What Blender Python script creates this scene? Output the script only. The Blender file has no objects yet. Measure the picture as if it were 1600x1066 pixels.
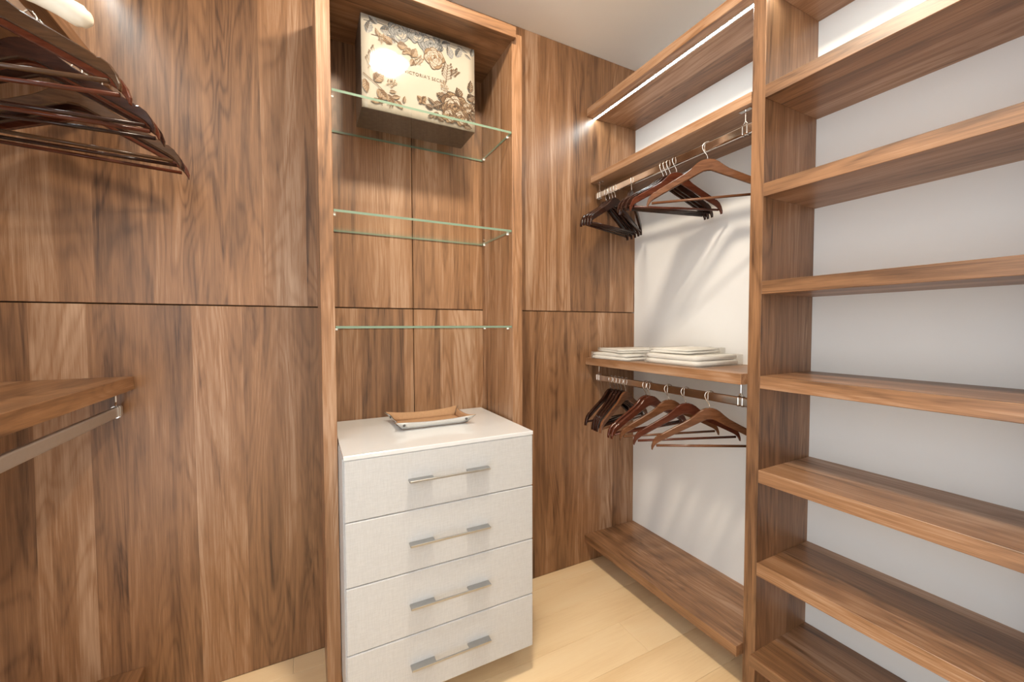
import bpy, bmesh, math, random
from mathutils import Vector, Matrix
random.seed(7)
S = bpy.context.scene
COL = S.collection

# ------------------------------------------------------------------ camera
F_PX, PITCH, YAW, ROLL = 631.58, 0.0350, 0.4727, 0.0030
CAM = Vector((-0.3608, -1.7488, 1.2836))
c, s = math.cos(YAW), math.sin(YAW)
cp, sp = math.cos(PITCH), math.sin(PITCH)
R_ = Vector((c, -s, 0)); F0 = Vector((s, c, 0)); UP = Vector((0, 0, 1))
V_ = UP * cp + F0 * sp
FW = F0 * cp - UP * sp
ea = R_ * math.cos(ROLL) - V_ * math.sin(ROLL)
eb = R_ * math.sin(ROLL) + V_ * math.cos(ROLL)
cd = bpy.data.cameras.new('camera'); cam = bpy.data.objects.new('camera', cd); COL.objects.link(cam)
cd.sensor_fit = 'HORIZONTAL'; cd.sensor_width = 36.0; cd.lens = F_PX / 1600 * 36; cd.clip_start = 0.02
m = Matrix.Identity(4)
for i, v in enumerate((ea, eb, -FW)):
    for k in range(3): m[k][i] = v[k]
for k in range(3): m[k][3] = CAM[k]
cam.matrix_world = m
S.camera = cam

# ------------------------------------------------------------------ light and exposure
WORLD_STRENGTH = 1.8
LAMP_STRENGTH = 170.0
LED_STRENGTH = 48.0
w = bpy.data.worlds.new('world'); S.world = w; w.use_nodes = True
bg = w.node_tree.nodes['Background']
bg.inputs[0].default_value = (0.95, 0.985, 1.0, 1); bg.inputs[1].default_value = WORLD_STRENGTH
S.view_settings.view_transform = 'Standard'; S.view_settings.look = 'None'
S.view_settings.exposure = 1.0; S.view_settings.gamma = 1.0; S.view_settings.use_curve_mapping = False

# ------------------------------------------------------------------ materials
class NT:
    def __init__(self, name):
        self.m = bpy.data.materials.new(name); self.m.use_nodes = True
        self.t = self.m.node_tree; self.n = self.t.nodes
        self.b = self.n['Principled BSDF']; self.out = self.n['Material Output']
    def add(self, typ, **kw):
        n = self.n.new(typ)
        for k, v in kw.items(): setattr(n, k, v)
        return n
    def link(self, a, b): self.t.links.new(a, b)
    def math(self, op, a, b=None):
        n = self.add('ShaderNodeMath', operation=op)
        for i, x in enumerate((a, b)):
            if x is None: continue
            if isinstance(x, (int, float)): n.inputs[i].default_value = x
            else: self.link(x, n.inputs[i])
        return n.outputs[0]
    def vmul(self, v, k):
        n = self.add('ShaderNodeVectorMath', operation='MULTIPLY')
        self.link(v, n.inputs[0]); n.inputs[1].default_value = k
        return n.outputs[0]
    def noise(self, v, scale=1, detail=2, rough=.5, dist=0):
        n = self.add('ShaderNodeTexNoise'); self.link(v, n.inputs['Vector'])
        n.inputs['Scale'].default_value = scale; n.inputs['Detail'].default_value = detail
        n.inputs['Roughness'].default_value = rough; n.inputs['Distortion'].default_value = dist
        return n.outputs['Fac']
    def ramp(self, fac, stops):
        n = self.add('ShaderNodeValToRGB'); self.link(fac, n.inputs[0])
        e = n.color_ramp.elements
        while len(e) < len(stops): e.new(.5)
        for q, (p, col) in zip(e, stops): q.position = p; q.color = (*col, 1)
        return n.outputs[0]
    def bump(self, h, strength, dist=.001):
        n = self.add('ShaderNodeBump'); self.link(h, n.inputs['Height'])
        n.inputs['Strength'].default_value = strength; n.inputs['Distance'].default_value = dist
        self.link(n.outputs[0], self.b.inputs['Normal'])
    def coords(self, rnd=True):
        tc = self.add('ShaderNodeTexCoord')
        if not rnd: return tc.outputs['Object']
        oi = self.add('ShaderNodeObjectInfo')
        mul = self.math('MULTIPLY', oi.outputs['Random'], 17.0)
        cb = self.add('ShaderNodeCombineXYZ')
        for i in range(3): self.link(mul, cb.inputs[i])
        n = self.add('ShaderNodeVectorMath', operation='ADD')
        self.link(tc.outputs['Object'], n.inputs[0]); self.link(cb.outputs[0], n.inputs[1])
        return n.outputs[0]

def plain(name, col, rough=.5, metal=0, coat=0, spec=.5, emit=None, est=0, trans=0, noise=0, nscale=40):
    q = NT(name); b = q.b
    b.inputs['Base Color'].default_value = (*col, 1)
    b.inputs['Roughness'].default_value = rough; b.inputs['Metallic'].default_value = metal
    b.inputs['Coat Weight'].default_value = coat; b.inputs['Coat Roughness'].default_value = .06
    b.inputs['Specular IOR Level'].default_value = spec
    b.inputs['Transmission Weight'].default_value = trans
    if emit: b.inputs['Emission Color'].default_value = (*emit, 1); b.inputs['Emission Strength'].default_value = est
    if noise:
        f = q.noise(q.coords(False), nscale, 4)
        col2 = tuple(x * (1 - noise) for x in col); col1 = tuple(min(1, x * (1 + noise)) for x in col)
        q.link(q.ramp(f, [(.3, col2), (.7, col1)]), b.inputs['Base Color'])
    return q.m

def wood(name, axis, dark, mid, light, rough=.39, strip=7.0, spec=.62):
    """walnut veneer, grain running along the given axis"""
    q = NT(name); p = q.coords()
    along = 'XYZ'.index(axis)
    def k(a, l):
        v = [a, a, a]; v[along] = l; return v
    sep = q.add('ShaderNodeSeparateXYZ'); q.link(p, sep.inputs[0])
    o = [sep.outputs[i] for i in range(3)]
    ac = [o[i] for i in range(3) if i != along]
    across = q.math('ADD', q.math('MULTIPLY', ac[0], 1.0), q.math('MULTIPLY', ac[1], .93))
    # boards end at different heights along the grain
    vo = q.add('ShaderNodeTexVoronoi', voronoi_dimensions='1D', feature='F1')
    wob = q.noise(q.vmul(p, k(6, .5)), 1, 1)
    q.link(q.math('ADD', q.math('MULTIPLY', across, strip), q.math('MULTIPLY', wob, .12)), vo.inputs['W']); vo.inputs['Scale'].default_value = 1
    sr = q.add('ShaderNodeSeparateColor'); q.link(vo.outputs['Color'], sr.inputs[0])
    tone = sr.outputs[0]
    off = q.add('ShaderNodeCombineXYZ'); q.link(q.math('MULTIPLY', sr.outputs[1], 9.0), off.inputs[along])
    pv = q.add('ShaderNodeVectorMath', operation='ADD'); q.link(p, pv.inputs[0]); q.link(off.outputs[0], pv.inputs[1]); pv = pv.outputs[0]
    broad = q.noise(q.vmul(pv, k(11, .9)), 1, 3, .55, .5)
    fig = q.noise(q.vmul(pv, k(34, 1.7)), 1, 5, .62, 1.6)
    fine = q.noise(q.vmul(p, k(330, 7)), 1, 2, .6)
    pore = q.noise(q.vmul(p, k(700, 30)), 1, 1, .5)
    f = q.math('MULTIPLY', tone, .17)
    f = q.math('ADD', f, q.math('MULTIPLY', broad, .54))
    f = q.math('ADD', f, q.math('MULTIPLY', fig, .36))
    f = q.math('ADD', f, q.math('MULTIPLY', fine, .24))
    f = q.math('ADD', f, q.math('MULTIPLY', pore, .07))
    # flame figure: contour lines of a slow, stretched field, strong in some boards only
    fld = q.noise(q.vmul(pv, k(5.5, .62)), 1, 2, .5, .7)
    rings = q.math('POWER', q.math('ABSOLUTE', q.math('SINE', q.math('MULTIPLY', fld, 62.0))), 5.0)
    mask = q.math('POWER', q.noise(q.vmul(pv, k(7, 1.1)), 1, 2, .5), 1.5)
    f = q.math('SUBTRACT', f, q.math('MULTIPLY', q.math('MULTIPLY', rings, mask), .17))
    # dark heartwood streaks and knots
    stk = q.noise(q.vmul(pv, k(16, 1.3)), 1, 4, .6, 1.2)
    stk = q.math('MULTIPLY', q.math('MAXIMUM', q.math('SUBTRACT', stk, .56), 0.0), 1.05)
    f = q.math('SUBTRACT', f, stk)
    f = q.math('SUBTRACT', f, .190)
    q.link(q.ramp(f, [(.22, dark), (.50, mid), (.80, light)]), q.b.inputs['Base Color'])
    q.b.inputs['Roughness'].default_value = rough
    q.b.inputs['Specular IOR Level'].default_value = spec
    q.bump(fine, .06, .0006)
    return q.m

WD, WM, WL = (.070, .029, .0110), (.292, .146, .068), (.590, .405, .278)
WOOD = {a: wood('walnut_veneer_' + a.lower(), a, WD, WM, WL) for a in 'XYZ'}
M_white = plain('white_wall_paint', (.77, .767, .757), .6, noise=.012, nscale=6)
M_ceil = plain('ceiling_paint', (.91, .89, .845), .7, noise=.01, nscale=5)
M_gap = plain('joint_shadow_board', (.05, .028, .016), .8, noise=.1)
M_chrome = plain('polished_chrome', (.78, .755, .73), .12, 1.0, noise=.02)
M_steel = plain('satin_nickel', (.46, .46, .455), .30, 1.0, noise=.03, nscale=90)
M_hook = plain('hook_wire', (.80, .765, .72), .18, 1.0, noise=.02)
M_led = plain('led_diffuser', (.9, .95, .93), .4, emit=(.90, 1.0, .985), est=LED_STRENGTH)
M_alu = plain('led_profile', (.72, .73, .72), .4, .8, noise=.02)
M_lamp = plain('lamp_glass', (1, .95, .85), .4, emit=(1.0, .865, .68), est=LAMP_STRENGTH)
M_counter = plain('gloss_white_top', (.66, .665, .675), .16, coat=.4, noise=.008, nscale=8)
M_linen = plain('white_cotton', (.90, .885, .85), .85, spec=.2, noise=.03, nscale=120)
M_satin = plain('cream_satin', (.70, .64, .54), .45, spec=.4, noise=.03, nscale=30)
M_tan = plain('tan_suede', (.42, .245, .13), .8, noise=.06, nscale=150)
M_leather = plain('white_leather', (.80, .78, .74), .5, noise=.03, nscale=200)
M_snap = plain('dark_snap', (.16, .15, .14), .3, .9, noise=.05)
M_edge = plain('leather_edge', (.10, .055, .03), .6, noise=.1)
M_pin = plain('clear_pin', (.85, .85, .83), .2, noise=.02)

def gen_drawer():
    q = NT('linen_textured_laminate'); p = q.coords(False)
    a = q.noise(q.vmul(p, (700, 40, 40)), 1, 2); b = q.noise(q.vmul(p, (40, 40, 700)), 1, 2)
    f = q.math('MULTIPLY', q.math('ADD', a, b), .5)
    q.link(q.ramp(f, [(.3, (.455, .455, .46)), (.7, (.555, .557, .562))]), q.b.inputs['Base Color'])
    q.b.inputs['Roughness'].default_value = .42; q.bump(f, .12, .0004)
    return q.m
M_drawer = gen_drawer()

def gen_floor():
    q = NT('pale_maple_plank'); p = q.coords()
    oi = q.add('ShaderNodeObjectInfo')
    broad = q.noise(q.vmul(p, (1.5, 9, 9)), 1, 3, .5, .6); fine = q.noise(q.vmul(p, (9, 160, 160)), 1, 3, .6)
    f = q.math('ADD', q.math('MULTIPLY', broad, .55), q.math('MULTIPLY', fine, .25))
    f = q.math('ADD', f, q.math('MULTIPLY', oi.outputs['Random'], .14))
    q.link(q.ramp(f, [(.25, (.76, .53, .29)), (.5, (.87, .65, .39)), (.8, (.92, .74, .49))]), q.b.inputs['Base Color'])
    q.b.inputs['Roughness'].default_value = .38; q.bump(fine, .05, .0005)
    return q.m
M_floor = gen_floor()

def gen_glass():
    """clear shelf glass: transmits straight through, mirrors by Fresnel"""
    q = NT('shelf_glass')
    tr = q.add('ShaderNodeBsdfTransparent'); tr.inputs[0].default_value = (.972, .985, .975, 1)
    gl = q.add('ShaderNodeBsdfGlossy'); gl.inputs['Roughness'].default_value = .02; gl.inputs[0].default_value = (1, 1, 1, 1)
    ge = q.add('ShaderNodeNewGeometry'); dt = q.add('ShaderNodeVectorMath', operation='DOT_PRODUCT')
    q.link(ge.outputs['Incoming'], dt.inputs[0]); q.link(ge.outputs['Normal'], dt.inputs[1])
    co = q.math('ABSOLUTE', dt.outputs['Value'])
    fr = q.math('ADD', .03, q.math('MULTIPLY', .8, q.math('POWER', q.math('SUBTRACT', 1.0, co), 5.0)))
    mx = q.add('ShaderNodeMixShader'); q.link(fr, mx.inputs[0]); q.link(tr.outputs[0], mx.inputs[1]); q.link(gl.outputs[0], mx.inputs[2])
    q.link(mx.outputs[0], q.out.inputs[0])
    return q.m
M_glass = gen_glass()
M_gedge = plain('glass_edge_green', (.16, .235, .165), .12, spec=.8, coat=.5, noise=.05, nscale=30)

def gen_plastic():
    q = NT('clear_plastic_sleeve')
    tr = q.add('ShaderNodeBsdfTransparent'); tr.inputs[0].default_value = (.96, .955, .94, 1)
    q.b.inputs['Base Color'].default_value = (.60, .57, .52, 1); q.b.inputs['Roughness'].default_value = .18
    f = q.noise(q.coords(False), 35, 3, .6, 1.0); q.bump(f, .5, .004)
    mx = q.add('ShaderNodeMixShader'); mx.inputs[0].default_value = .26
    q.link(tr.outputs[0], mx.inputs[1]); q.link(q.b.outputs[0], mx.inputs[2]); q.link(mx.outputs[0], q.out.inputs[0])
    return q.m
M_plastic = gen_plastic()

def hanger_mat(name, d, l):
    q = NT(name); p = q.coords()
    f = q.noise(q.vmul(p, (14, 90, 90)), 1, 4, .6, .8)
    q.link(q.ramp(f, [(.3, d), (.7, l)]), q.b.inputs['Base Color'])
    q.b.inputs['Roughness'].default_value = .22; q.b.inputs['Specular IOR Level'].default_value = .25; q.b.inputs['Coat Weight'].default_value = .12; q.b.inputs['Coat Roughness'].default_value = .10
    return q.m
H_dark = hanger_mat('hanger_dark_mahogany', (.014, .0055, .004), (.040, .014, .008))
H_walnut = hanger_mat('hanger_dark_walnut', (.040, .019, .009), (.080, .038, .018))
H_red = hanger_mat('hanger_red_mahogany', (.055, .013, .007), (.115, .033, .016))
H_brown = hanger_mat('hanger_walnut_brown', (.090, .034, .014), (.172, .072, .033))

# ------------------------------------------------------------------ mesh helpers
def mesh_obj(name, bm, mat, parent=None, smooth=False, loc=None):
    me = bpy.data.meshes.new(name)
    bmesh.ops.recalc_face_normals(bm, faces=bm.faces[:])
    if loc is not None: bmesh.ops.translate(bm, verts=bm.verts[:], vec=-Vector(loc))
    bm.to_mesh(me); bm.free()
    for x in (mat if isinstance(mat, (list, tuple)) else [mat]): me.materials.append(x)
    if smooth:
        for f in me.polygons: f.use_smooth = True
    o = bpy.data.objects.new(name, me); COL.objects.link(o)
    if loc is not None: o.location = loc
    if parent:
        o.parent = parent
        if loc is not None: o.location = Vector(loc) - parent.location
    return o

def add_box(bm, x0, x1, y0, y1, z0, z1, bev=0.0):
    t = bmesh.new()
    x0, x1 = sorted((x0, x1)); y0, y1 = sorted((y0, y1)); z0, z1 = sorted((z0, z1))
    vs = [t.verts.new((x, y, z)) for x in (x0, x1) for y in (y0, y1) for z in (z0, z1)]
    for f in ((0, 1, 3, 2), (4, 6, 7, 5), (0, 4, 5, 1), (2, 3, 7, 6), (0, 2, 6, 4), (1, 5, 7, 3)):
        t.faces.new([vs[i] for i in f])
    bmesh.ops.recalc_face_normals(t, faces=t.faces[:])
    if bev: bmesh.ops.bevel(t, geom=t.edges[:], offset=bev, segments=1, affect='EDGES', profile=.5)
    merge(bm, t)

def merge(bm, t):
    vm = {v: bm.verts.new(v.co) for v in t.verts}
    for f in t.faces:
        try:
            g = bm.faces.new([vm[v] for v in f.verts]); g.material_index = f.material_index; g.smooth = f.smooth
        except ValueError: pass
    t.free()

def box(name, mat, x0, x1, y0, y1, z0, z1, parent=None, bev=.0012):
    bm = bmesh.new(); add_box(bm, x0, x1, y0, y1, z0, z1, bev)
    return mesh_obj(name, bm, mat, parent, loc=((x0 + x1) / 2, (y0 + y1) / 2, min(z0, z1)))

def tube(bm, pts, r, n=8, cap=True):
    pts = [Vector(p) for p in pts]; rings = []
    ref = None
    for i, p in enumerate(pts):
        d = (pts[min(i + 1, len(pts) - 1)] - pts[max(i - 1, 0)]).normalized()
        if ref is None:
            ref = d.orthogonal().normalized()
        ref = (ref - d * ref.dot(d)).normalized(); b = d.cross(ref)
        rr = r[i] if isinstance(r, (list, tuple)) else r
        rings.append([bm.verts.new(p + (ref * math.cos(2 * math.pi * k / n) + b * math.sin(2 * math.pi * k / n)) * rr) for k in range(n)])
    for a, b in zip(rings, rings[1:]):
        for k in range(n): bm.faces.new((a[k], a[(k + 1) % n], b[(k + 1) % n], b[k]))
    if cap: bm.faces.new(rings[0][::-1]); bm.faces.new(rings[-1])

def prism(bm, pts2, ax, a0, a1, mi=0):
    """extrude a 2-D outline along axis ax"""
    def P(p, a):
        q = list(p); q.insert(ax, a); return q
    A = [bm.verts.new(P(p, a0)) for p in pts2]; B = [bm.verts.new(P(p, a1)) for p in pts2]
    n = len(A)
    for i in range(n):
        f = bm.faces.new((A[i], A[(i + 1) % n], B[(i + 1) % n], B[i])); f.material_index = mi
    f = bm.faces.new(A[::-1]); f.material_index = mi; f = bm.faces.new(B); f.material_index = mi

def thing(name, loc, label, cat, group=None, rz=0):
    o = bpy.data.objects.new(name, None); COL.objects.link(o); o.location = loc; o.rotation_euler[2] = rz
    o.empty_display_size = .05
    return tag(o, label, cat, group)
def tag(o, label, cat, group=None):
    o['label'] = label; o['category'] = cat
    if group: o['group'] = group
    return o
def struct(o): o['kind'] = 'structure'; return o
def dup(root):
    r = root.copy(); COL.objects.link(r)
    for ch in list(root.children):
        k = ch.copy(); COL.objects.link(k); k.parent = r
        for g in ch.children:
            h = g.copy(); COL.objects.link(h); h.parent = k
    return r

# ------------------------------------------------------------------ dimensions (metres)
XL, XR = -1.213, 1.3222          # side walls
ZC = 2.7175                      # ceiling
YLE = -1.07                      # left wall ends here; unseen opening added to let in fill light
YF = -2.35                       # wall behind the camera
XD = 1.0097                      # front of the divider and of the shelves in the right bay
YD1, YD2 = -0.871, -0.9151       # divider thickness
YE1, YE2 = -1.535, -1.579        # divider at the near end of the right bay
Z_SEAM = 1.3624

# ------------------------------------------------------------------ room shell
wb = struct(box('wall_back', M_gap, XL - .1, XR + .1, .020, .12, -.1, ZC + .1, bev=0))
for (x0, x1) in ((XL, .0545), (.0575, XR)):
    for (z0, z1) in ((0.0, Z_SEAM - .002), (Z_SEAM + .002, ZC - .001)):
        o = box('panel', WOOD['Z'], x0, x1, 0.0, .019, z0, z1, wb, bev=.0012)
struct(box('wall_right', M_white, XR, XR + .1, YF, .02, -.1, ZC + .1, bev=0))
struct(box('wall_left', M_white, XL - .1, XL, YLE, .02, -.1, ZC + .1, bev=0))
struct(box('wall_front', M_white, XL, XR, YF - .1, YF, -.1, ZC + .1, bev=0))
struct(box('ceiling', M_ceil, XL, XR, YF, .02, ZC, ZC + .1, bev=0))
fl = struct(box('floor', plain('floor_underlay', (.25, .16, .09), .8, noise=.1), XL, XR, YF, .02, -.1, -.0135, bev=0))
edges = [.0] + [-.083 - .176 * k for k in range(0, 13)]
joints = {3: .826}
rp = random.Random(3)
for r, (a, b) in enumerate(zip(edges, edges[1:])):
    off = joints.get(r, rp.uniform(-.9, 1.1)); xs = [XL]
    for q in sorted((off - 1.9, off, off + 1.9)):
        if XL + .05 < q < XR - .05: xs.append(q)
    xs.append(XR)
    for x0, x1 in zip(xs, xs[1:]):
        box('plank', M_floor, x0 + .0004, x1 - .0004, b + .0004, a - .0004, -.0135, 0.0, fl, bev=.0006)

# ------------------------------------------------------------------ ceiling lamp (reflected in the gift box film)
LX, LY = .05, -.98
t = thing('ceiling_lamp', (LX, LY, ZC), 'round warm frosted flush ceiling lamp above the dressing area', 'lamp')
bm = bmesh.new()
prof = [(.118, 0), (.118, -.018), (.110, -.022), (.100, -.022)]
N = 40
def lathe(bm, prof, n=N, cx=0, cy=0, cz=0, close=False):
    rings = [[bm.verts.new((cx + r * math.cos(2 * math.pi * k / n), cy + r * math.sin(2 * math.pi * k / n), cz + z)) for k in range(n)] for r, z in prof]
    for a, b in zip(rings, rings[1:]):
        for k in range(n): bm.faces.new((a[k], a[(k + 1) % n], b[(k + 1) % n], b[k]))
    if close: bm.faces.new(rings[-1])
lathe(bm, prof, cx=LX, cy=LY, cz=ZC)
mesh_obj('base_ring', bm, M_steel, t, True, loc=(LX, LY, ZC))
bm = bmesh.new()
lathe(bm, [(.100, -.021), (.096, -.032), (.083, -.042), (.058, -.049), (.028, -.053), (.004, -.054)], cx=LX, cy=LY, cz=ZC, close=True)
mesh_obj('diffuser', bm, M_lamp, t, True, loc=(LX, LY, ZC))

# ------------------------------------------------------------------ lit boards (LED strip let into the underside)
def led_board(x0, x1, y0, y1, xl, label):
    t = thing('light_board', ((x0 + x1) / 2, (y0 + y1) / 2, 2.388), label, 'shelf', 'boards with a light strip')
    box('board', WOOD['Y'], x0, x1, y0, y1, 2.388, 2.4295, t)
    p = box('light_profile', M_alu, xl - .010, xl + .010, y0 + .004, y1 - .004, 2.3855, 2.3885, t, bev=.0003)
    q = box('light_strip', M_led, xl - .0042, xl + .0042, y0 + .005, y1 - .005, 2.3845, 2.3862, t, bev=0)
    return t
led_board(.9795, XR, -.0005, YD1, 1.032, 'walnut board with a glowing white strip light above the upper right hanging shelf')
led_board(XL, -.872, -.0005, YLE + .02, -.924, 'walnut lit board with a strip light above the crowded left hangers')

# ------------------------------------------------------------------ shelves of the hanging bays
def shelf(label, x0, x1, y0, y1, z0, z1, group='hanging bay shelves'):
    o = box('wall_shelf', WOOD['Y'], x0, x1, y0, y1, z0, z1)
    return tag(o, label, 'shelf', group)
shelf('walnut shelf above the upper right rail of dark hangers', 1.0058, XR, -.0005, YD1, 2.0447, 2.0824)
shelf('walnut shelf carrying the folded white linens', .9758, XR, -.0005, YD1, 1.0805, 1.1186)
t = thing('wall_shelf', (1.15, -.44, 0), 'low walnut shelf floating just above the floor under the right hangers', 'shelf', 'hanging bay shelves')
box('board', WOOD['Y'], .9738, XR, -.0005, YD1, .113, .1519, t)
box('plinth', WOOD['Y'], 1.13, 1.148, -.0005, YD1, 0.0, .113, t)
shelf('walnut shelf above the left rail of crowded hangers', XL, -.8975, -.0005, YLE + .02, 2.0447, 2.0824)
shelf('empty walnut shelf with a bare rail below, on the left', XL, -.8661, -.0005, YLE + .02, 1.0811, 1.1250)
t = thing('wall_shelf', (-1.04, -.5, 0), 'low walnut shelf at the bottom left corner', 'shelf', 'hanging bay shelves')
box('board', WOOD['Y'], XL, -.8645, -.0005, YLE + .02, .100, .1394, t)
box('plinth', WOOD['Y'], -1.06, -1.042, -.0005, YLE + .02, 0.0, .100, t)

# ------------------------------------------------------------------ right shelving bay with its dividers
t = thing('shelving_unit', (1.166, -1.225, 0), 'tall open walnut shelving unit against the white wall on the right', 'shelving')
box('divider', WOOD['Z'], XD, XR, YD1, YD2, 0, 2.4295, t)
box('divider', WOOD['Z'], XD, XR, YE1, YE2, 0, 2.4295, t)
for z1, z0 in ((2.0814, 2.0392), (1.7597, 1.7155), (1.4349, 1.3912), (1.1149, 1.0714), (.7922, .7472), (.4681, .4228)):
    box('shelf', WOOD['Y'], XD, XR, YD2, YE1, z0, z1, t)
tb = box('top_board', WOOD['Y'], XD, XR, YD2, YE1, 2.388, 2.4295, t)
for nm, mt, hw_, za, zb_ in (('light_profile', M_alu, .010, 2.3855, 2.3882), ('light_strip', M_led, .0042, 2.3845, 2.3862)):
    q_ = box(nm, mt, 1.032 - hw_, 1.032 + hw_, YE1 + .004, YD2 - .004, za, zb_, None, bev=0)
    wl = q_.location.copy(); q_.parent = tb; q_.location = wl - t.location - tb.location
box('base_shelf', WOOD['Y'], .980, XR, YD2 + .001, YE1, .113, .1525, t)
box('plinth', WOOD['Y'], 1.13, 1.148, YD2, YE1, 0, .113, t)

# ------------------------------------------------------------------ hanging rails
def rail(x, ztop, y0, y1, z_shelf, label, brackets, mat=None):
    H = .0335; zb = ztop - H; zc = ztop - H / 2; mat = mat or M_chrome
    t = thing('hanging_rail', (x, (y0 + y1) / 2, zb), label, 'rail', 'metal hanging rails')
    def outline(hw, hh, r):
        out = []
        for cx, cz, a0 in ((hw - r, hh - r, 0), (-hw + r, hh - r, 90), (-hw + r, -hh + r, 180), (hw - r, -hh + r, 270)):
            for d in (0, 30, 60, 90): out.append((x + cx + r * math.cos(math.radians(a0 + d)), zc + cz + r * math.sin(math.radians(a0 + d))))
        return out
    bm = bmesh.new(); prism(bm, outline(.0078, H / 2, .005), 1, y0, y1)
    mesh_obj('rod', bm, mat, t, False, loc=(x, (y0 + y1) / 2, zb))
    for yb in brackets:
        bm = bmesh.new()
        add_box(bm, x - .009, x + .009, yb - .022, yb + .022, z_shelf - .003, z_shelf, .0006)
        zf = ztop + .014
        tube(bm, [(x, yb, z_shelf - .002), (x, yb, zf)], .0026, 8)
        for sg in (1, -1):
            tube(bm, [(x, yb, zf + .002), (x, yb + sg * .0035, zf - .005), (x, yb + sg * .008, ztop + .003)], .0020, 6)
            prism(bm, outline(.0100, H / 2 + .0022, .006), 1, yb + sg * .008 - .0018, yb + sg * .008 + .0018)
        mesh_obj('bracket', bm, M_chrome, t, False, loc=(x, yb, zb))
    return t
RX = 1.035; ZLO, ZUP = 1.0285, 1.9915
M_satin_rail = plain('satin_nickel_rail', (.50, .475, .45), .42, .75, noise=.03, nscale=60)
rail(RX, ZUP, -.020, YD1 + .002, 2.0447, 'chrome rail under the upper right shelf, holding hangers', (-.040, -.833))
rail(RX, ZLO, -.020, YD1 + .002, 1.0805, 'chrome rail below the shelf of white linens', (-.040, -.833))
rail(-.903, ZUP, -.020, YLE + .02, 2.0447, 'chrome rail holding the crowded hangers at top left', (-.045, -.80))
rail(-.8985, ZLO + .006, -.020, YLE + .02, 1.0811, 'bare satin rail below the empty left shelf', (-.045, -.80), M_satin_rail)

# ------------------------------------------------------------------ display tower
XA, XB, XC, XE, YT = -.3152, -.2728, .3789, .4234, -.3083
t = thing('display_tower', ((XA + XE) / 2, YT / 2, 0), 'tall walnut display niche with glass shelves and the white drawers', 'cabinet')
TOWER = t
box('side_panel', WOOD['Z'], XA, XB, YT, -.0005, 0, 2.433, t)
box('side_panel', WOOD['Z'], XC, XE, YT, -.0005, 0, 2.433, t)
box('top_board', WOOD['X'], XB - .022, .3865, -.331, -.0005, 2.4005, 2.4425, t)
box('plinth', WOOD['X'], XB, XC, -.300, -.282, 0, .108, t)
GZ = (2.0500, 1.6655, 1.2850)
for z in GZ:
    for xx, sg in ((XB, 1), (XC, -1)):
        for yy in (-.275, -.035):
            bm = bmesh.new(); tube(bm, [(xx - sg * .002, yy, z - .0087), (xx + sg * .009, yy, z - .0087)], .0035, 8)
            mesh_obj('shelf_pin', bm, M_pin, t, True, loc=(xx, yy, z - .012))
for z, lab in zip(GZ, ('top clear glass shelf carrying the floral gift box', 'middle empty clear glass shelf in the walnut niche', 'lowest empty clear glass shelf in the walnut niche, at eye level')):
    bm = bmesh.new(); x0, x1, y0, y1, z0, z1 = XB + .0015, XC - .0015, -.305, -.004, z - .005, z + .003
    add_box(bm, x0, x1, y0, y1, z0, z1, 0)
    bm.normal_update()
    for f in bm.faces: f.material_index = 1 if abs(f.normal.z) < .5 else 0
    o = mesh_obj('glass_shelf', bm, [M_glass, M_gedge], None, loc=((x0 + x1) / 2, (y0 + y1) / 2, z0))
    tag(o, lab, 'glass shelf', 'glass shelves in the niche')

# ------------------------------------------------------------------ chest of drawers
XDL, XDR, YR = -.2683, .3662, -.4904
t = thing('drawer_chest', (.049, -.25, .1), 'white chest of four drawers with silver bar handles', 'drawers')
box('carcass', M_drawer, XDL - .003, XDR - .001, YR + .021, -.006, .109, .8935, t)
bm = bmesh.new(); add_box(bm, XDL - .001, XDR + .001, YR - .001, -.004, .8935, .9072, .0015)
mesh_obj('countertop', bm, M_counter, t, loc=(.049, -.25, .8935))
for z0, z1, zh in ((.7086, .8928, .806), (.5111, .7070, .604), (.3062, .5095, .405), (.109, .3046, .208)):
    d = box('drawer', M_drawer, XDL, XDR, YR, YR + .020, z0, z1, t, bev=.003)
    bm = bmesh.new()
    x0, x1 = -.083, .1875
    # thin bar with a thicker gripping block at each end
    y1_, y0_ = YR, YR - .027
    add_box(bm, x0, x1, y0_, y0_ + .006, zh - .0030, zh + .0035, .0006)
    for a, b in ((x0, x0 + .078), (x1 - .078, x1)):
        add_box(bm, a, b, y0_ + .002, y1_, zh - .0026, zh + .0032, .0005)
    h = mesh_obj('handle', bm, M_steel, None, loc=(.052, YR - .013, zh))
    h.parent = d; h.location = Vector((.052, YR - .013, zh)) - t.location - d.location
    h['label'] = 'silver bar handle'

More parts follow.
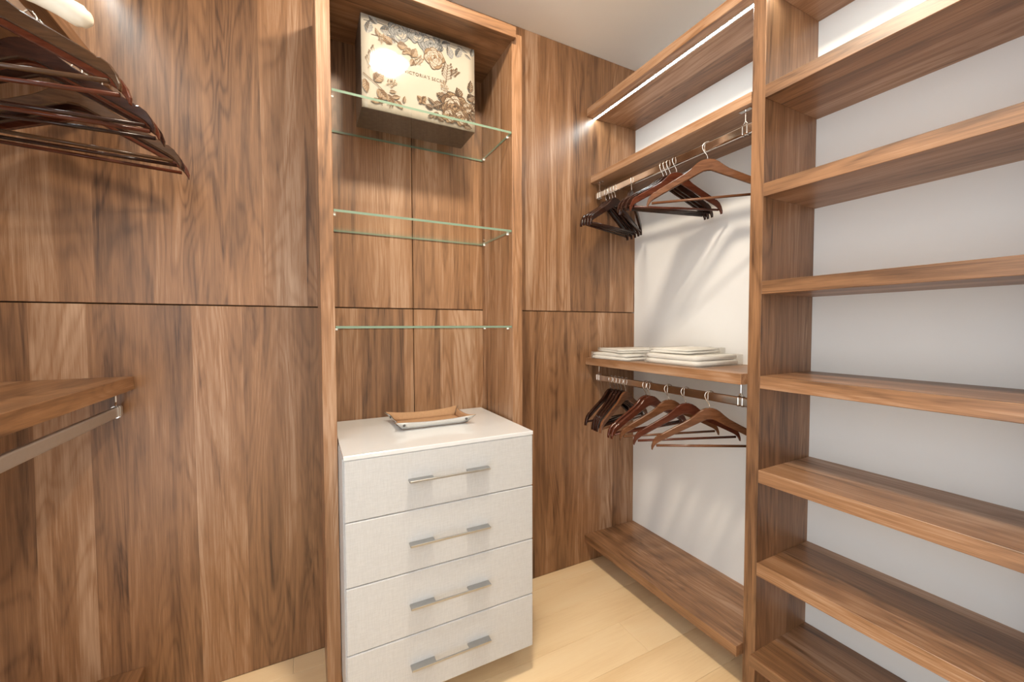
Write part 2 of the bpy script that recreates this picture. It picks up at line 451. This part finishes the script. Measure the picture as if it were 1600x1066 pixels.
# ------------------------------------------------------------------ valet tray on the chest
def make_tray():
    zt = .9077
    t = thing('valet_tray', (.069, -.2, zt), 'white leather valet tray lined in tan suede on the drawer top', 'tray')
    bx0, bx1, by0, by1 = -.050, .198, -.262, -.118          # flat base
    H = .034
    TX0, TX1, TY0, TY1 = -.078, .216, -.297, -.092            # rim
    bm = bmesh.new(); add_box(bm, bx0, bx1, by0, by1, zt, zt + .0025, .0005)
    mesh_obj('base', bm, M_tan, t, loc=(.069, -.2, zt))
    # four walls: outer leather, inner suede, dark cut edge
    def wall(p0, p1, q0, q1):
        """p on the base edge, q on the rim; the middle of the rim dips, the ends pinch inwards"""
        n = 10; th = .0028
        bm = bmesh.new(); P0, P1, Q0, Q1 = map(Vector, (p0, p1, q0, q1))
        mid = Vector((.069, -.195, zt + H)); grid = []
        for i in range(n + 1):
            u = i / n; a = P0.lerp(P1, u); b = Q0.lerp(Q1, u)
            dip = -.006 * math.sin(math.pi * u); b = b + Vector((0, 0, dip))
            inn = (mid - b); inn.z = 0; inn.normalize()
            k = .020 * (abs(2 * u - 1) ** 8)
            b = b - inn * k + Vector((0, 0, .003 * abs(2 * u - 1) ** 8))
            row = []
            for j in range(4):
                v = j / 3; o = a.lerp(b, v); row.append((o, o + inn * th))
            grid.append(row)
        vo = [[bm.verts.new(c[0]) for c in r] for r in grid]; vi = [[bm.verts.new(c[1]) for c in r] for r in grid]
        for i in range(n):
            for j in range(3):
                f = bm.faces.new((vo[i][j], vo[i + 1][j], vo[i + 1][j + 1], vo[i][j + 1])); f.material_index = 0
                f = bm.faces.new((vi[i][j], vi[i][j + 1], vi[i + 1][j + 1], vi[i + 1][j])); f.material_index = 1
            f = bm.faces.new((vo[i][3], vo[i + 1][3], vi[i + 1][3], vi[i][3])); f.material_index = 2
            f = bm.faces.new((vo[i][0], vi[i][0], vi[i + 1][0], vo[i + 1][0])); f.material_index = 0
        for i in (0, n):
            for j in range(3):
                f = bm.faces.new((vo[i][j], vo[i][j + 1], vi[i][j + 1], vi[i][j])); f.material_index = 2
        mesh_obj('wall', bm, [M_leather, M_tan, M_edge], t, True, loc=(.069, -.2, zt))
    z0, z1 = zt + .001, zt + H
    wall((bx0, by0, z0), (bx1, by0, z0), (TX0 + .012, TY0 + .006, z1), (TX1 - .012, TY0 + .006, z1))
    wall((bx1, by1, z0), (bx0, by1, z0), (TX1 - .012, TY1 - .006, z1), (TX0 + .012, TY1 - .006, z1))
    wall((bx0, by1, z0), (bx0, by0, z0), (TX0 + .008, TY1 - .010, z1), (TX0 + .008, TY0 + .010, z1))
    wall((bx1, by0, z0), (bx1, by1, z0), (TX1 - .008, TY0 + .010, z1), (TX1 - .008, TY1 - .010, z1))
    for (x, y, ny) in ((TX0 + .028, TY0 + .011, -1), (TX1 - .028, TY0 + .011, -1), (TX0 + .010, TY1 - .035, 0), (TX0 + .010, TY0 + .035, 0)):
        bm = bmesh.new(); zz = zt + H * .66
        d = Vector((0, -1, -.3)) if ny else Vector((-1, 0, -.3)); d.normalize()
        p = Vector((x, y + (.002 if ny else 0), zz)); tube(bm, [p - d * .001, p + d * .0040], .0050, 10)
        mesh_obj('snap', bm, M_snap, t, True, loc=(x, y, zz))
make_tray()

# ------------------------------------------------------------------ floral gift box on the top glass shelf
def make_giftbox():
    zb = GZ[0] + .0032
    x0, x1, y0, y1, z0, z1 = -.171, .2535, -.2345, -.070, zb, zb + .322
    t = thing('gift_box', ((x0 + x1) / 2, (y0 + y1) / 2, zb), 'cream gift box printed with brown roses, standing on the top glass shelf', 'box')
    def film(name, col, noise, nscale):
        """print under shrink film: glossy, a little wrinkled"""
        q = NT(name); p = q.coords(False)
        f = q.noise(p, nscale, 4)
        q.link(q.ramp(f, [(.3, tuple(x * (1 - noise) for x in col)), (.7, tuple(x * (1 + noise) for x in col))]), q.b.inputs['Base Color'])
        q.b.inputs['Roughness'].default_value = .05
        g = q.add('ShaderNodeNewGeometry')
        q.bump(q.noise(g.outputs['Position'], 8, 2), .14, .006)
        return q.m
    M_card = film('cream_gloss_card', (.37, .325, .26), .02, 12)
    M_side = plain('dark_box_side', (.085, .066, .052), .4, noise=.25, nscale=60)
    bm = bmesh.new(); add_box(bm, x0, x1, y0 + .004, y1, z0, z1, .0015)
    mesh_obj('case', bm, M_side, t, loc=((x0 + x1) / 2, (y0 + y1) / 2, zb))
    # the printed front under shrink film: very slightly bowed
    W, H = x1 - x0 - .003, z1 - z0 - .003
    bm = bmesh.new(); n = 14; g = []
    bow = lambda u, v: .0016 * math.sin(math.pi * u) * math.sin(math.pi * v) + .0005 * math.sin(9 * u + 4 * v) * math.sin(math.pi * u) * math.sin(math.pi * v)
    for i in range(n + 1):
        g.append([bm.verts.new((x0 + .0015 + W * i / n, y0 + .003 - bow(i / n, j / n), z0 + .0015 + H * j / n)) for j in range(n + 1)])
    for i in range(n):
        for j in range(n): bm.faces.new((g[i][j], g[i + 1][j], g[i + 1][j + 1], g[i][j + 1]))
    for f in bm.faces: f.smooth = True
    rim = [g[i][0] for i in range(n + 1)] + [g[n][j] for j in range(1, n + 1)] + [g[i][n] for i in range(n - 1, -1, -1)] + [g[0][j] for j in range(n - 1, 0, -1)]
    back = [bm.verts.new((v.co.x, y0 + .0045, v.co.z)) for v in rim]
    for i in range(len(rim)):
        j = (i + 1) % len(rim); bm.faces.new((rim[i], back[i], back[j], rim[j]))
    bm.faces.new(back)
    front = mesh_obj('front_panel', bm, M_card, t, False, loc=((x0 + x1) / 2, y0 + .003, zb))
    # ---- flat print
    inks = [film('ink_dark', (.045, .030, .020), .2, 90), film('ink_brown', (.110, .066, .038), .25, 90), film('ink_tan', (.215, .143, .084), .2, 90),
            film('ink_cream', (.345, .30, .24), .08, 90), film('ink_reflection_grey', (.075, .075, .074), .3, 90), film('ink_reflection_pale', (.20, .195, .185), .2, 90)]
    bm = bmesh.new(); rr = random.Random(11); lay = [0]
    AS = W / H
    def poly(pts, mi):
        """outline in face units (u, v with u stretched so that both are in heights)"""
        lay[0] += 1; e = .00035 + .0000035 * lay[0]
        q = [(min(max(a / AS, .004), .996), min(max(b, .004), .996)) for a, b in pts]
        try:
            f = bm.faces.new([bm.verts.new((x0 + .0015 + W * a, y0 + .003 - bow(a, b) - e, z0 + .0015 + H * b)) for a, b in q]); f.material_index = mi
        except ValueError: pass
    def leaf(u, v, ang, L, wd, a=1, b=0, veins=True):
        u *= AS; ca, sa = math.cos(ang), math.sin(ang); n = 9
        def P(s_, d): return (u + ca * s_ * L - sa * d, v + sa * s_ * L + ca * d)
        up = [P(i / n, wd * math.sin(math.pi * (i / n) ** .8) * (1 + .12 * math.sin(i * 2.4))) for i in range(n + 1)]
        dn = [P(i / n, -wd * math.sin(math.pi * (i / n) ** .8) * (1 + .12 * math.sin(i * 2.9))) for i in range(n - 1, 0, -1)]
        poly(up + dn, a)
        poly([P(i / n, wd * .9 * math.sin(math.pi * (i / n) ** .8)) for i in range(n + 1)] + [P(.5, .02 * wd)], b)
        if veins:
            for k in (.25, .4, .55, .7):
                for sg in (1, -1):
                    e_ = wd * .75 * math.sin(math.pi * (k + .14) ** .8) * sg
                    poly([P(k, 0), P(k + .14, e_), P(k + .165, e_), P(k + .035, 0)], 2 if sg > 0 else 3)
            poly([P(0, .0015), P(1, 0), P(0, -.0015)], 3)
    def stem(pts, wdt, mi=1):
        for (a, b), (c2, d) in zip(pts, pts[1:]):
            a2, c3 = a * AS, c2 * AS; dx, dy = c3 - a2, d - b; l = math.hypot(dx, dy) or 1; nx, ny = -dy / l * wdt, dx / l * wdt
            poly([(a2 + nx, b + ny), (c3 + nx, d + ny), (c3 - nx, d - ny), (a2 - nx, b - ny)], mi)
    def rose(u, v, r, pal):
        U = u * AS; D, B, T, C_ = pal
        for ring, (rad, cnt, sz) in enumerate(((1.0, 7, .62), (.72, 6, .52), (.45, 5, .42), (.22, 3, .28))):
            for k in range(cnt):
                a = 2 * math.pi * (k + .5 * (ring % 2)) / cnt + rr.uniform(-.2, .2)
                cx, cy = U + math.cos(a) * rad * r * .72, v + math.sin(a) * rad * r * .72; q = sz * r
                def petal(scale, dx=0): return [(cx + dx + math.cos(b) * q * scale * (1 + .12 * math.cos(3 * b + k)), cy + math.sin(b) * q * scale * (1 + .12 * math.sin(2 * b + k))) for b in [2 * math.pi * i / 14 for i in range(14)]]
                poly(petal(1.0), D); poly(petal(.9), [B, T, T, B][ring]); 
                poly([(cx + (x_ - cx) * .72 + math.cos(a) * q * .12, cy + (y_ - cy) * .72 + math.sin(a) * q * .12) for x_, y_ in petal(1)], [T, C_, C_, T][ring] if k % 3 else B)
                for h in range(3):
                    aa = a + (h - 1) * .5
                    p0 = (cx - math.cos(aa) * q * .2, cy - math.sin(aa) * q * .2); p1 = (cx + math.cos(aa) * q * .8, cy + math.sin(aa) * q * .8)
                    nx, ny = -math.sin(aa) * q * .05, math.cos(aa) * q * .05
                    poly([p0, (p1[0] + nx, p1[1] + ny), (p1[0] - nx, p1[1] - ny)], B)
        poly([(U + math.cos(b) * r * .12, v + math.sin(b) * r * .12) for b in [2 * math.pi * i / 9 for i in range(9)]], D)
    def sprig(u, v, ang, L, mi=1, n=6):
        ca, sa = math.cos(ang), math.sin(ang)
        stem([(u, v), (u + ca * L / AS, v + sa * L)], .0028, mi)
        for i in range(n):
            k = (i + 1) / (n + .5)
            for sg in (1, -1):
                a = ang + sg * .85; l = L * .34 * (1.15 - k * .5); b0 = (u + ca * L * k / AS, v + sa * L * k)
                e = (b0[0] + math.cos(a) * l / AS, b0[1] + math.sin(a) * l); stem([b0, e], .0022, mi)
                for q in range(2):
                    rd = .0075; cx, cy = e[0] * AS + rr.uniform(-.008, .008), e[1] + rr.uniform(-.008, .008)
                    poly([(cx + math.cos(z) * rd, cy + math.sin(z) * rd) for z in [i2 * math.pi / 3 for i2 in range(6)]], mi)
    BR = (0, 1, 2, 3); GR = (4, 5, 5, 3); TN = (1, 2, 3, 3)
    # top garland; grey inks carry the reflection on this band as colour
    stem([(.02, .93), (.14, .95), (.30, .93), (.44, .86)], .004, 4); stem([(.62, .88), (.74, .95), (.90, .93)], .003, 4)
    for a in ((.045, .80, 1.3, .17, .045), (.13, .93, 2.5, .12, .04), (.15, .88, .2, .14, .05), (.20, .84, -.5, .12, .04), (.40, .95, .7, .10, .035), (.47, .90, 2.2, .12, .04), (.68, .93, .4, .13, .04), (.78, .80, 1.9, .17, .045), (.82, .84, 1.1, .16, .045), (.86, .95, -.2, .10, .016), (.90, .91, -.5, .10, .016), (.83, .98, -.3, .09, .015), (.97, .90, 1.4, .12, .03)):
        leaf(*a, 5, 4)
    rose(.31, .93, .095, GR); rose(.58, .90, .115, GR); rose(.45, .95, .075, GR)
    # below the garland, warm
    stem([(.08, .80), (.26, .82), (.38, .74), (.45, .60)], .0035); rose(.615, .745, .095, TN)
    for a in ((.25, .76, 2.6, .12, .042), (.29, .77, .1, .12, .045), (.36, .76, -.6, .10, .04), (.42, .68, 1.2, .12, .045), (.43, .66, -2.0, .09, .03), (.14, .80, 2.0, .09, .02), (.33, .69, .5, .08, .02)):
        leaf(*a, 2, 1)
    sprig(.44, .60, .9, .13, 2, 4); sprig(.16, .72, 1.5, .11, 2, 4); sprig(.72, .50, 1.45, .22); sprig(.76, .60, .7, .12); sprig(.05, .42, 1.2, .24); sprig(.10, .45, .5, .10)
    rose(.19, .49, .048, BR); leaf(.22, .50, .8, .07, .02, 2, 1)
    # lower left branch
    stem([(.01, .36), (.12, .27), (.24, .15), (.33, .06)], .004)
    for a in ((.10, .30, .9, .16, .055), (.12, .22, -.7, .15, .05), (.02, .30, -1.4, .15, .04), (.20, .19, -.9, .13, .04), (.24, .17, .25, .10, .026), (.27, .14, -.7, .11, .035), (.22, .23, .1, .08, .018), (.34, .14, 1.4, .08, .02), (.07, .08, .2, .13, .03)):
        leaf(*a, 2, 1)
    sprig(.19, .29, .5, .12, 2, 4); sprig(.22, .04, 1.3, .10, 1, 4); sprig(.16, .05, 1.8, .08, 1, 3)
    # butterfly
    for a in ((.50, .215, 2.5, .075, .028), (.50, .215, .9, .075, .030), (.50, .21, -2.5, .05, .02), (.50, .21, -.4, .05, .022)): leaf(*a, 2, 1, False)
    stem([(.495, .18), (.505, .25)], .004, 0)
    # lower right bouquet
    for a in ((.86, .36, 2.0, .13, .05), (.92, .37, .5, .12, .05), (.95, .46, 1.5, .15, .036), (.96, .34, -.9, .14, .05), (.72, .30, 2.8, .13, .05), (.68, .24, -2.6, .13, .05), (.62, .20, 2.5, .12, .02), (.60, .16, 2.95, .10, .03), (.64, .13, -2.0, .10, .035), (.66, .17, .9, .09, .03), (.95, .20, -.5, .11, .04), (.70, .04, 2.8, .10, .03), (.88, .05, -.2, .12, .035), (.55, .05, .4, .09, .02)):
        leaf(*a, 1, 0)
    rose(.80, .24, .135, BR); rose(.86, .13, .080, BR); rose(.75, .12, .07, BR); rose(.92, .26, .055, BR)
    sprig(.73, .36, 2.0, .13, 2, 4); sprig(.66, .08, .2, .10, 2, 4); sprig(.95, .08, 1.6, .12, 1, 4)
    mesh_obj('floral_print', bm, inks, t, loc=((x0 + x1) / 2, y0, zb))
    # lettering
    cu = bpy.data.curves.new('lettering', 'FONT'); cu.body = "VICTORIA'S SECRET"; cu.size = .0165; cu.align_x = 'CENTER'; cu.align_y = 'CENTER'; cu.space_character = 1.12; cu.extrude = .0001
    tmp = bpy.data.objects.new('tmp', cu); COL.objects.link(tmp)
    dg = bpy.context.evaluated_depsgraph_get(); me = bpy.data.meshes.new_from_object(tmp.evaluated_get(dg)); bpy.data.objects.remove(tmp)
    me.materials.clear(); me.materials.append(inks[1])
    o = bpy.data.objects.new('lettering', me); COL.objects.link(o); o.parent = t
    o.rotation_euler = (math.pi / 2, 0, 0)
    o.location = Vector((x0 + W * .545, y0 + .003 - .0028, z0 + H * .505)) - t.location
make_giftbox()

# ------------------------------------------------------------------ hangers
HW = .2225
TOP = [(0, -.064), (.012, -.0645), (.026, -.069), (.040, -.078), (.056, -.0925), (.075, -.107), (.10, -.121), (.13, -.137), (.16, -.153), (.183, -.166), (.188, -.1705), (.193, -.170), (.207, -.181), (.217, -.197), (.2225, -.216), (.2215, -.229)]
BOT = [(0, -.108), (.012, -.109), (.026, -.115), (.040, -.122), (.056, -.130), (.075, -.139), (.10, -.151), (.13, -.166), (.16, -.181), (.183, -.193), (.188, -.1955), (.193, -.198), (.2045, -.206), (.2115, -.215), (.2165, -.224), (.2190, -.2305)]
def make_hanger_meshes():
    bm = bmesh.new(); th = .0062; e = .0026; rings = []
    P = [(-t_[0], t_[1], -b_[0], b_[1]) for t_, b_ in zip(TOP[:0:-1], BOT[:0:-1])] + [(t_[0], t_[1], b_[0], b_[1]) for t_, b_ in zip(TOP, BOT)]
    for xt, zt, xb, zb in P:
        d = Vector((xt - xb, 0, zt - zb)); l = d.length or 1e-5; k = min(e, l * .3) / l
        a = Vector((xt, 0, zt)); b = Vector((xb, 0, zb)); ai = a - d * k; bi = b + d * k
        yy = Vector((0, th, 0)); hy = Vector((0, th - e, 0))
        rings.append([bm.verts.new(q) for q in (a - hy, a + hy, ai + yy, bi + yy, b + hy, b - hy, bi - yy, ai - yy)])
    for a, b in zip(rings, rings[1:]):
        for k in range(8): bm.faces.new((a[k], a[(k + 1) % 8], b[(k + 1) % 8], b[k]))
    bm.faces.new(rings[0]); bm.faces.new(rings[-1])
    body = mesh_obj('body', bm, H_dark)
    bm = bmesh.new(); tube(bm, [(-.203, 0, -.213), (.203, 0, -.213)], .0052, 8)
    bar = mesh_obj('bar', bm, H_dark, smooth=True)
    bm = bmesh.new(); r = .0192; cz = -r + .0030
    pts = [(0, 0, -.072), (0, 0, -.056), (-.0015, 0, -.050), (-.006, 0, -.043), (-.012, 0, -.035)]
    pts += [(r * math.cos(a), 0, cz + r * math.sin(a)) for a in [math.radians(d) for d in range(205, -50, -15)]]
    tube(bm, pts, .00175, 6)
    hook = mesh_obj('hook', bm, M_hook, smooth=True)
    return body, bar, hook
HB, HR_, HK = make_hanger_meshes()
HMESH = {}
for nm, mt in (('d', H_dark), ('r', H_red), ('b', H_brown), ('w', H_walnut)):
    out = []
    for o in (HB, HR_):
        me = o.data.copy(); me.materials.clear(); me.materials.append(mt); out.append(me)
    HMESH[nm] = out
hook_me = HK.data
for o in (HB, HR_, HK): bpy.data.objects.remove(o)
def hanger(x, y, z, deg, kind, label, group, tilt=0, flip=False):
    t = thing('clothes_hanger', (x, y, z), label, 'hanger', group)
    t.rotation_euler = (0, math.radians(tilt), math.radians(deg))
    for nm, me in (('body', HMESH[kind][0]), ('bar', HMESH[kind][1]), ('hook', hook_me)):
        o = bpy.data.objects.new(nm, me); COL.objects.link(o); o.parent = t
        if nm == 'hook': o['label'] = 'silver wire hook'
        if flip and nm == 'hook': o.rotation_euler[2] = math.pi
    return t
G1 = 'hangers on the lower right rail'; zl = ZLO + .0012
for y, a, k, tl, lab in (
    (-.707, -29.4, 'b', 0, 'walnut-brown hanger nearest the divider on the lower right rail'),
    (-.594, -27, 'r', -2, 'reddish hanger second from the divider on the lower right rail'),
    (-.506, -23, 'b', -2, 'brown hanger third from the divider on the lower right rail'),
    (-.398, -3, 'r', -2, 'glossy red hanger in front of its twin at mid lower right rail'),
    (-.374, -2.5, 'r', -2, 'red hanger tucked just behind its twin at mid lower right rail'),
    (-.243, 17.5, 'b', 0, 'brown hanger, frontmost of the dark bunch on the lower right rail'),
    (-.214, 18.2, 'd', 0, 'black-brown hanger, second in the bunch on the lower right rail'),
    (-.190, 20, 'd', 0, 'black-brown hanger, middle of the bunch on the lower right rail'),
    (-.165, 21.5, 'd', 0, 'black-brown hanger, fourth in the bunch on the lower right rail'),
    (-.134, 20, 'd', 4, 'black-brown hanger closest to the corner on the lower right rail')):
    hanger(RX, y, zl, a, k, lab, G1, tl)
G2 = 'hangers on the upper right rail'; zu = ZUP + .0012
for y, a, k, tl, lab in (
    (-.683, -45, 'b', 0, 'single large greyish-brown hanger nearest the divider on the upper right rail'),
    (-.534, -13, 'r', -2, 'red-brown hanger, front of the middle four on the upper right rail'),
    (-.502, -9.9, 'd', -1, 'dark hanger, second of the middle four on the upper right rail'),
    (-.484, -10.4, 'd', 0, 'dark hanger, third of the middle four on the upper right rail'),
    (-.466, -11.2, 'd', 0, 'dark hanger, rearmost of the middle four on the upper right rail'),
    (-.275, 34, 'd', 0, 'lone hanger turned edge-on between both bunches on the upper right rail'),
    (-.160, 16.1, 'd', -2, 'dark hanger, frontmost of the corner bunch on the upper right rail'),
    (-.140, 16.5, 'd', -1, 'dark hanger, second of the corner bunch on the upper right rail'),
    (-.119, 17, 'd', 0, 'dark hanger, third of the corner bunch on the upper right rail'),
    (-.092, 18, 'd', 0, 'dark hanger touching the corner on the upper right rail')):
    hanger(RX, y, zu, a, k, lab, G2, tl)
G3 = 'hangers crowded on the left rail'
for tx, ty, a, k, lab in (
    (-.687, -.097, 9, 'r', 'red-tipped hanger hanging lowest and farthest on the left rail'),
    (-.672, -.165, 5, 'd', 'dark hanger second from the back wall on the left rail'),
    (-.701, -.202, 7, 'w', 'dark hanger third from the back wall on the left rail'),
    (-.690, -.367, -2, 'd', 'dark hanger, rear one of the middle three on the left rail'),
    (-.700, -.410, -1, 'r', 'reddish hanger, centre one of the middle three on the left rail'),
    (-.695, -.445, -3, 'd', 'dark hanger, front one of the middle three on the left rail'),
    (-.702, -.590, -9, 'r', 'red-brown hanger second nearest the camera on the left rail'),
    (-.684, -.645, -9, 'w', 'dark walnut hanger nearest the camera below the cream padded one')):
    r_ = math.radians(a)
    hanger(-.903, ty - HW * math.sin(r_), zu, a, k, lab, G3, 0, True)

def padded(y, deg, label):
    t = thing('padded_hanger', (-.903, y, zu), label, 'hanger', 'cream padded hangers', math.radians(deg))
    bm = bmesh.new(); pts = []; rad = []
    us = [-1, -.997, -.99, -.98, -.965, -.945] + [-.92 + 1.84 * i / 36 for i in range(37)] + [.945, .965, .98, .99, .997, 1]
    for i, u in enumerate(us):
        a = abs(u)
        z = -.088 - .078 * a ** 1.35
        r0 = .0235 * (1 - .22 * a) * (1 if a < .90 else math.sqrt(max(.0009, 1 - ((a - .90) / .10) ** 2)))
        r0 *= 1 + .07 * math.sin(i * 2.3) * (1 if a > .15 else .3)      # gathers in the satin
        if .72 < a < .79: r0 *= .88
        pts.append((u * .215, 0, z)); rad.append(r0)
    tube(bm, pts, rad, 14); mesh_obj('pad', bm, M_satin, t, True)
    bm = bmesh.new()
    for sg in (1, -1):
        tube(bm, [(0, -.018, -.078), (sg * .014, -.026, -.066), (sg * .030, -.024, -.070), (sg * .026, -.024, -.086), (0, -.02, -.082)], [.003, .006, .007, .006, .003], 8)
    mesh_obj('bow', bm, M_satin, t, True)
    o = bpy.data.objects.new('hook', hook_me); COL.objects.link(o); o.parent = t; o.rotation_euler[2] = math.pi; o['label'] = 'silver wire hook'
padded(-.735, -4, 'cream satin padded hanger with its rounded tip at the top left')
padded(-.860, -3, 'cream satin padded hanger cut by the top edge at left')

# ------------------------------------------------------------------ linens on the middle right shelf
def slab(bm, x0, x1, y0, y1, z0, z1, seed):
    """folded cotton: rounded folds on the front and back edge, soft top"""
    rr = random.Random(seed); n = 12; mth = 6; h = (z1 - z0) / 2; zc = (z0 + z1) / 2; rings = []
    for i in range(n + 1):
        u = i / n; y = y0 + (y1 - y0) * u; wv = .0012 * math.sin(5 * u + seed) + rr.uniform(-.0005, .0005)
        end = .75 if i in (0, n) else 1
        ring = []
        for k in range(mth + 1):
            a = math.pi / 2 + math.pi * k / mth; ring.append((x0 + h + math.cos(a) * h, y, zc + math.sin(a) * h * end + (wv if k < 3 else 0)))
        for k in range(mth + 1):
            a = -math.pi / 2 + math.pi * k / mth; ring.append((x1 - h + math.cos(a) * h, y, zc + math.sin(a) * h * end + (wv if k > 3 else 0)))
        rings.append([bm.verts.new(p) for p in ring])
    L = len(rings[0])
    for a, b in zip(rings, rings[1:]):
        for k in range(L): bm.faces.new((a[k], a[(k + 1) % L], b[(k + 1) % L], b[k]))
    bm.faces.new(rings[0]); bm.faces.new(rings[-1])
ZS = 1.1188
def package(x0, x1, y0, y1, z0, layers, hl, rz, label, sleeve=True):
    cx, cy = (x0 + x1) / 2, (y0 + y1) / 2
    t = thing('linen_package', (cx, cy, z0), label, 'linen', 'white linens on the shelf', math.radians(rz))
    ax, ay = (x1 - x0) / 2, (y1 - y0) / 2
    for i in range(layers):
        bm = bmesh.new(); slab(bm, -ax + .003 * (i % 2), ax - .002 * i, -ay + .020 + .004 * (i % 2), ay - .006, i * hl + .0005, (i + 1) * hl - .0003, i + int(cx * 100))
        mesh_obj('folded_sheet', bm, M_linen, t, True)
    if sleeve:
        bm = bmesh.new(); H = layers * hl; n = 12; rings = []
        for i in range(n + 1):
            y = -ay - .002 + (2 * ay + .004) * i / n; q = .0012 * math.sin(i * 1.9); k = 1 if 0 < i < n else .985
            rings.append([bm.verts.new(p) for p in ((-ax - .0015, y, .0003), (ax + .0015, y, .0003), (ax + .0015, y, H * k + .001 + q), (-ax - .0015, y, H * k + .001 - q * .6))])
        for a, b in zip(rings, rings[1:]):
            for k in range(4): bm.faces.new((a[k], a[(k + 1) % 4], b[(k + 1) % 4], b[k]))
        bm.faces.new(rings[0]); bm.faces.new(rings[-1])
        mesh_obj('plastic_sleeve', bm, M_plastic, t, False)
    return t
package(.980, 1.245, -.312, -.050, ZS, 2, .0165, 3, 'white folded linen pack at the corner end of the shelf, underneath')
package(1.002, 1.245, -.300, -.062, ZS + .0345, 2, .0095, -13, 'flat white linen pack lying on top of the corner pile')
package(1.030, 1.285, -.672, -.372, ZS, 2, .0225, -1, 'thick white linen pack nearest the divider, with a clear plastic end')
package(1.052, 1.290, -.592, -.378, ZS + .0472, 2, .0105, 5, 'thin white linen pack lying on top of the thick pack')
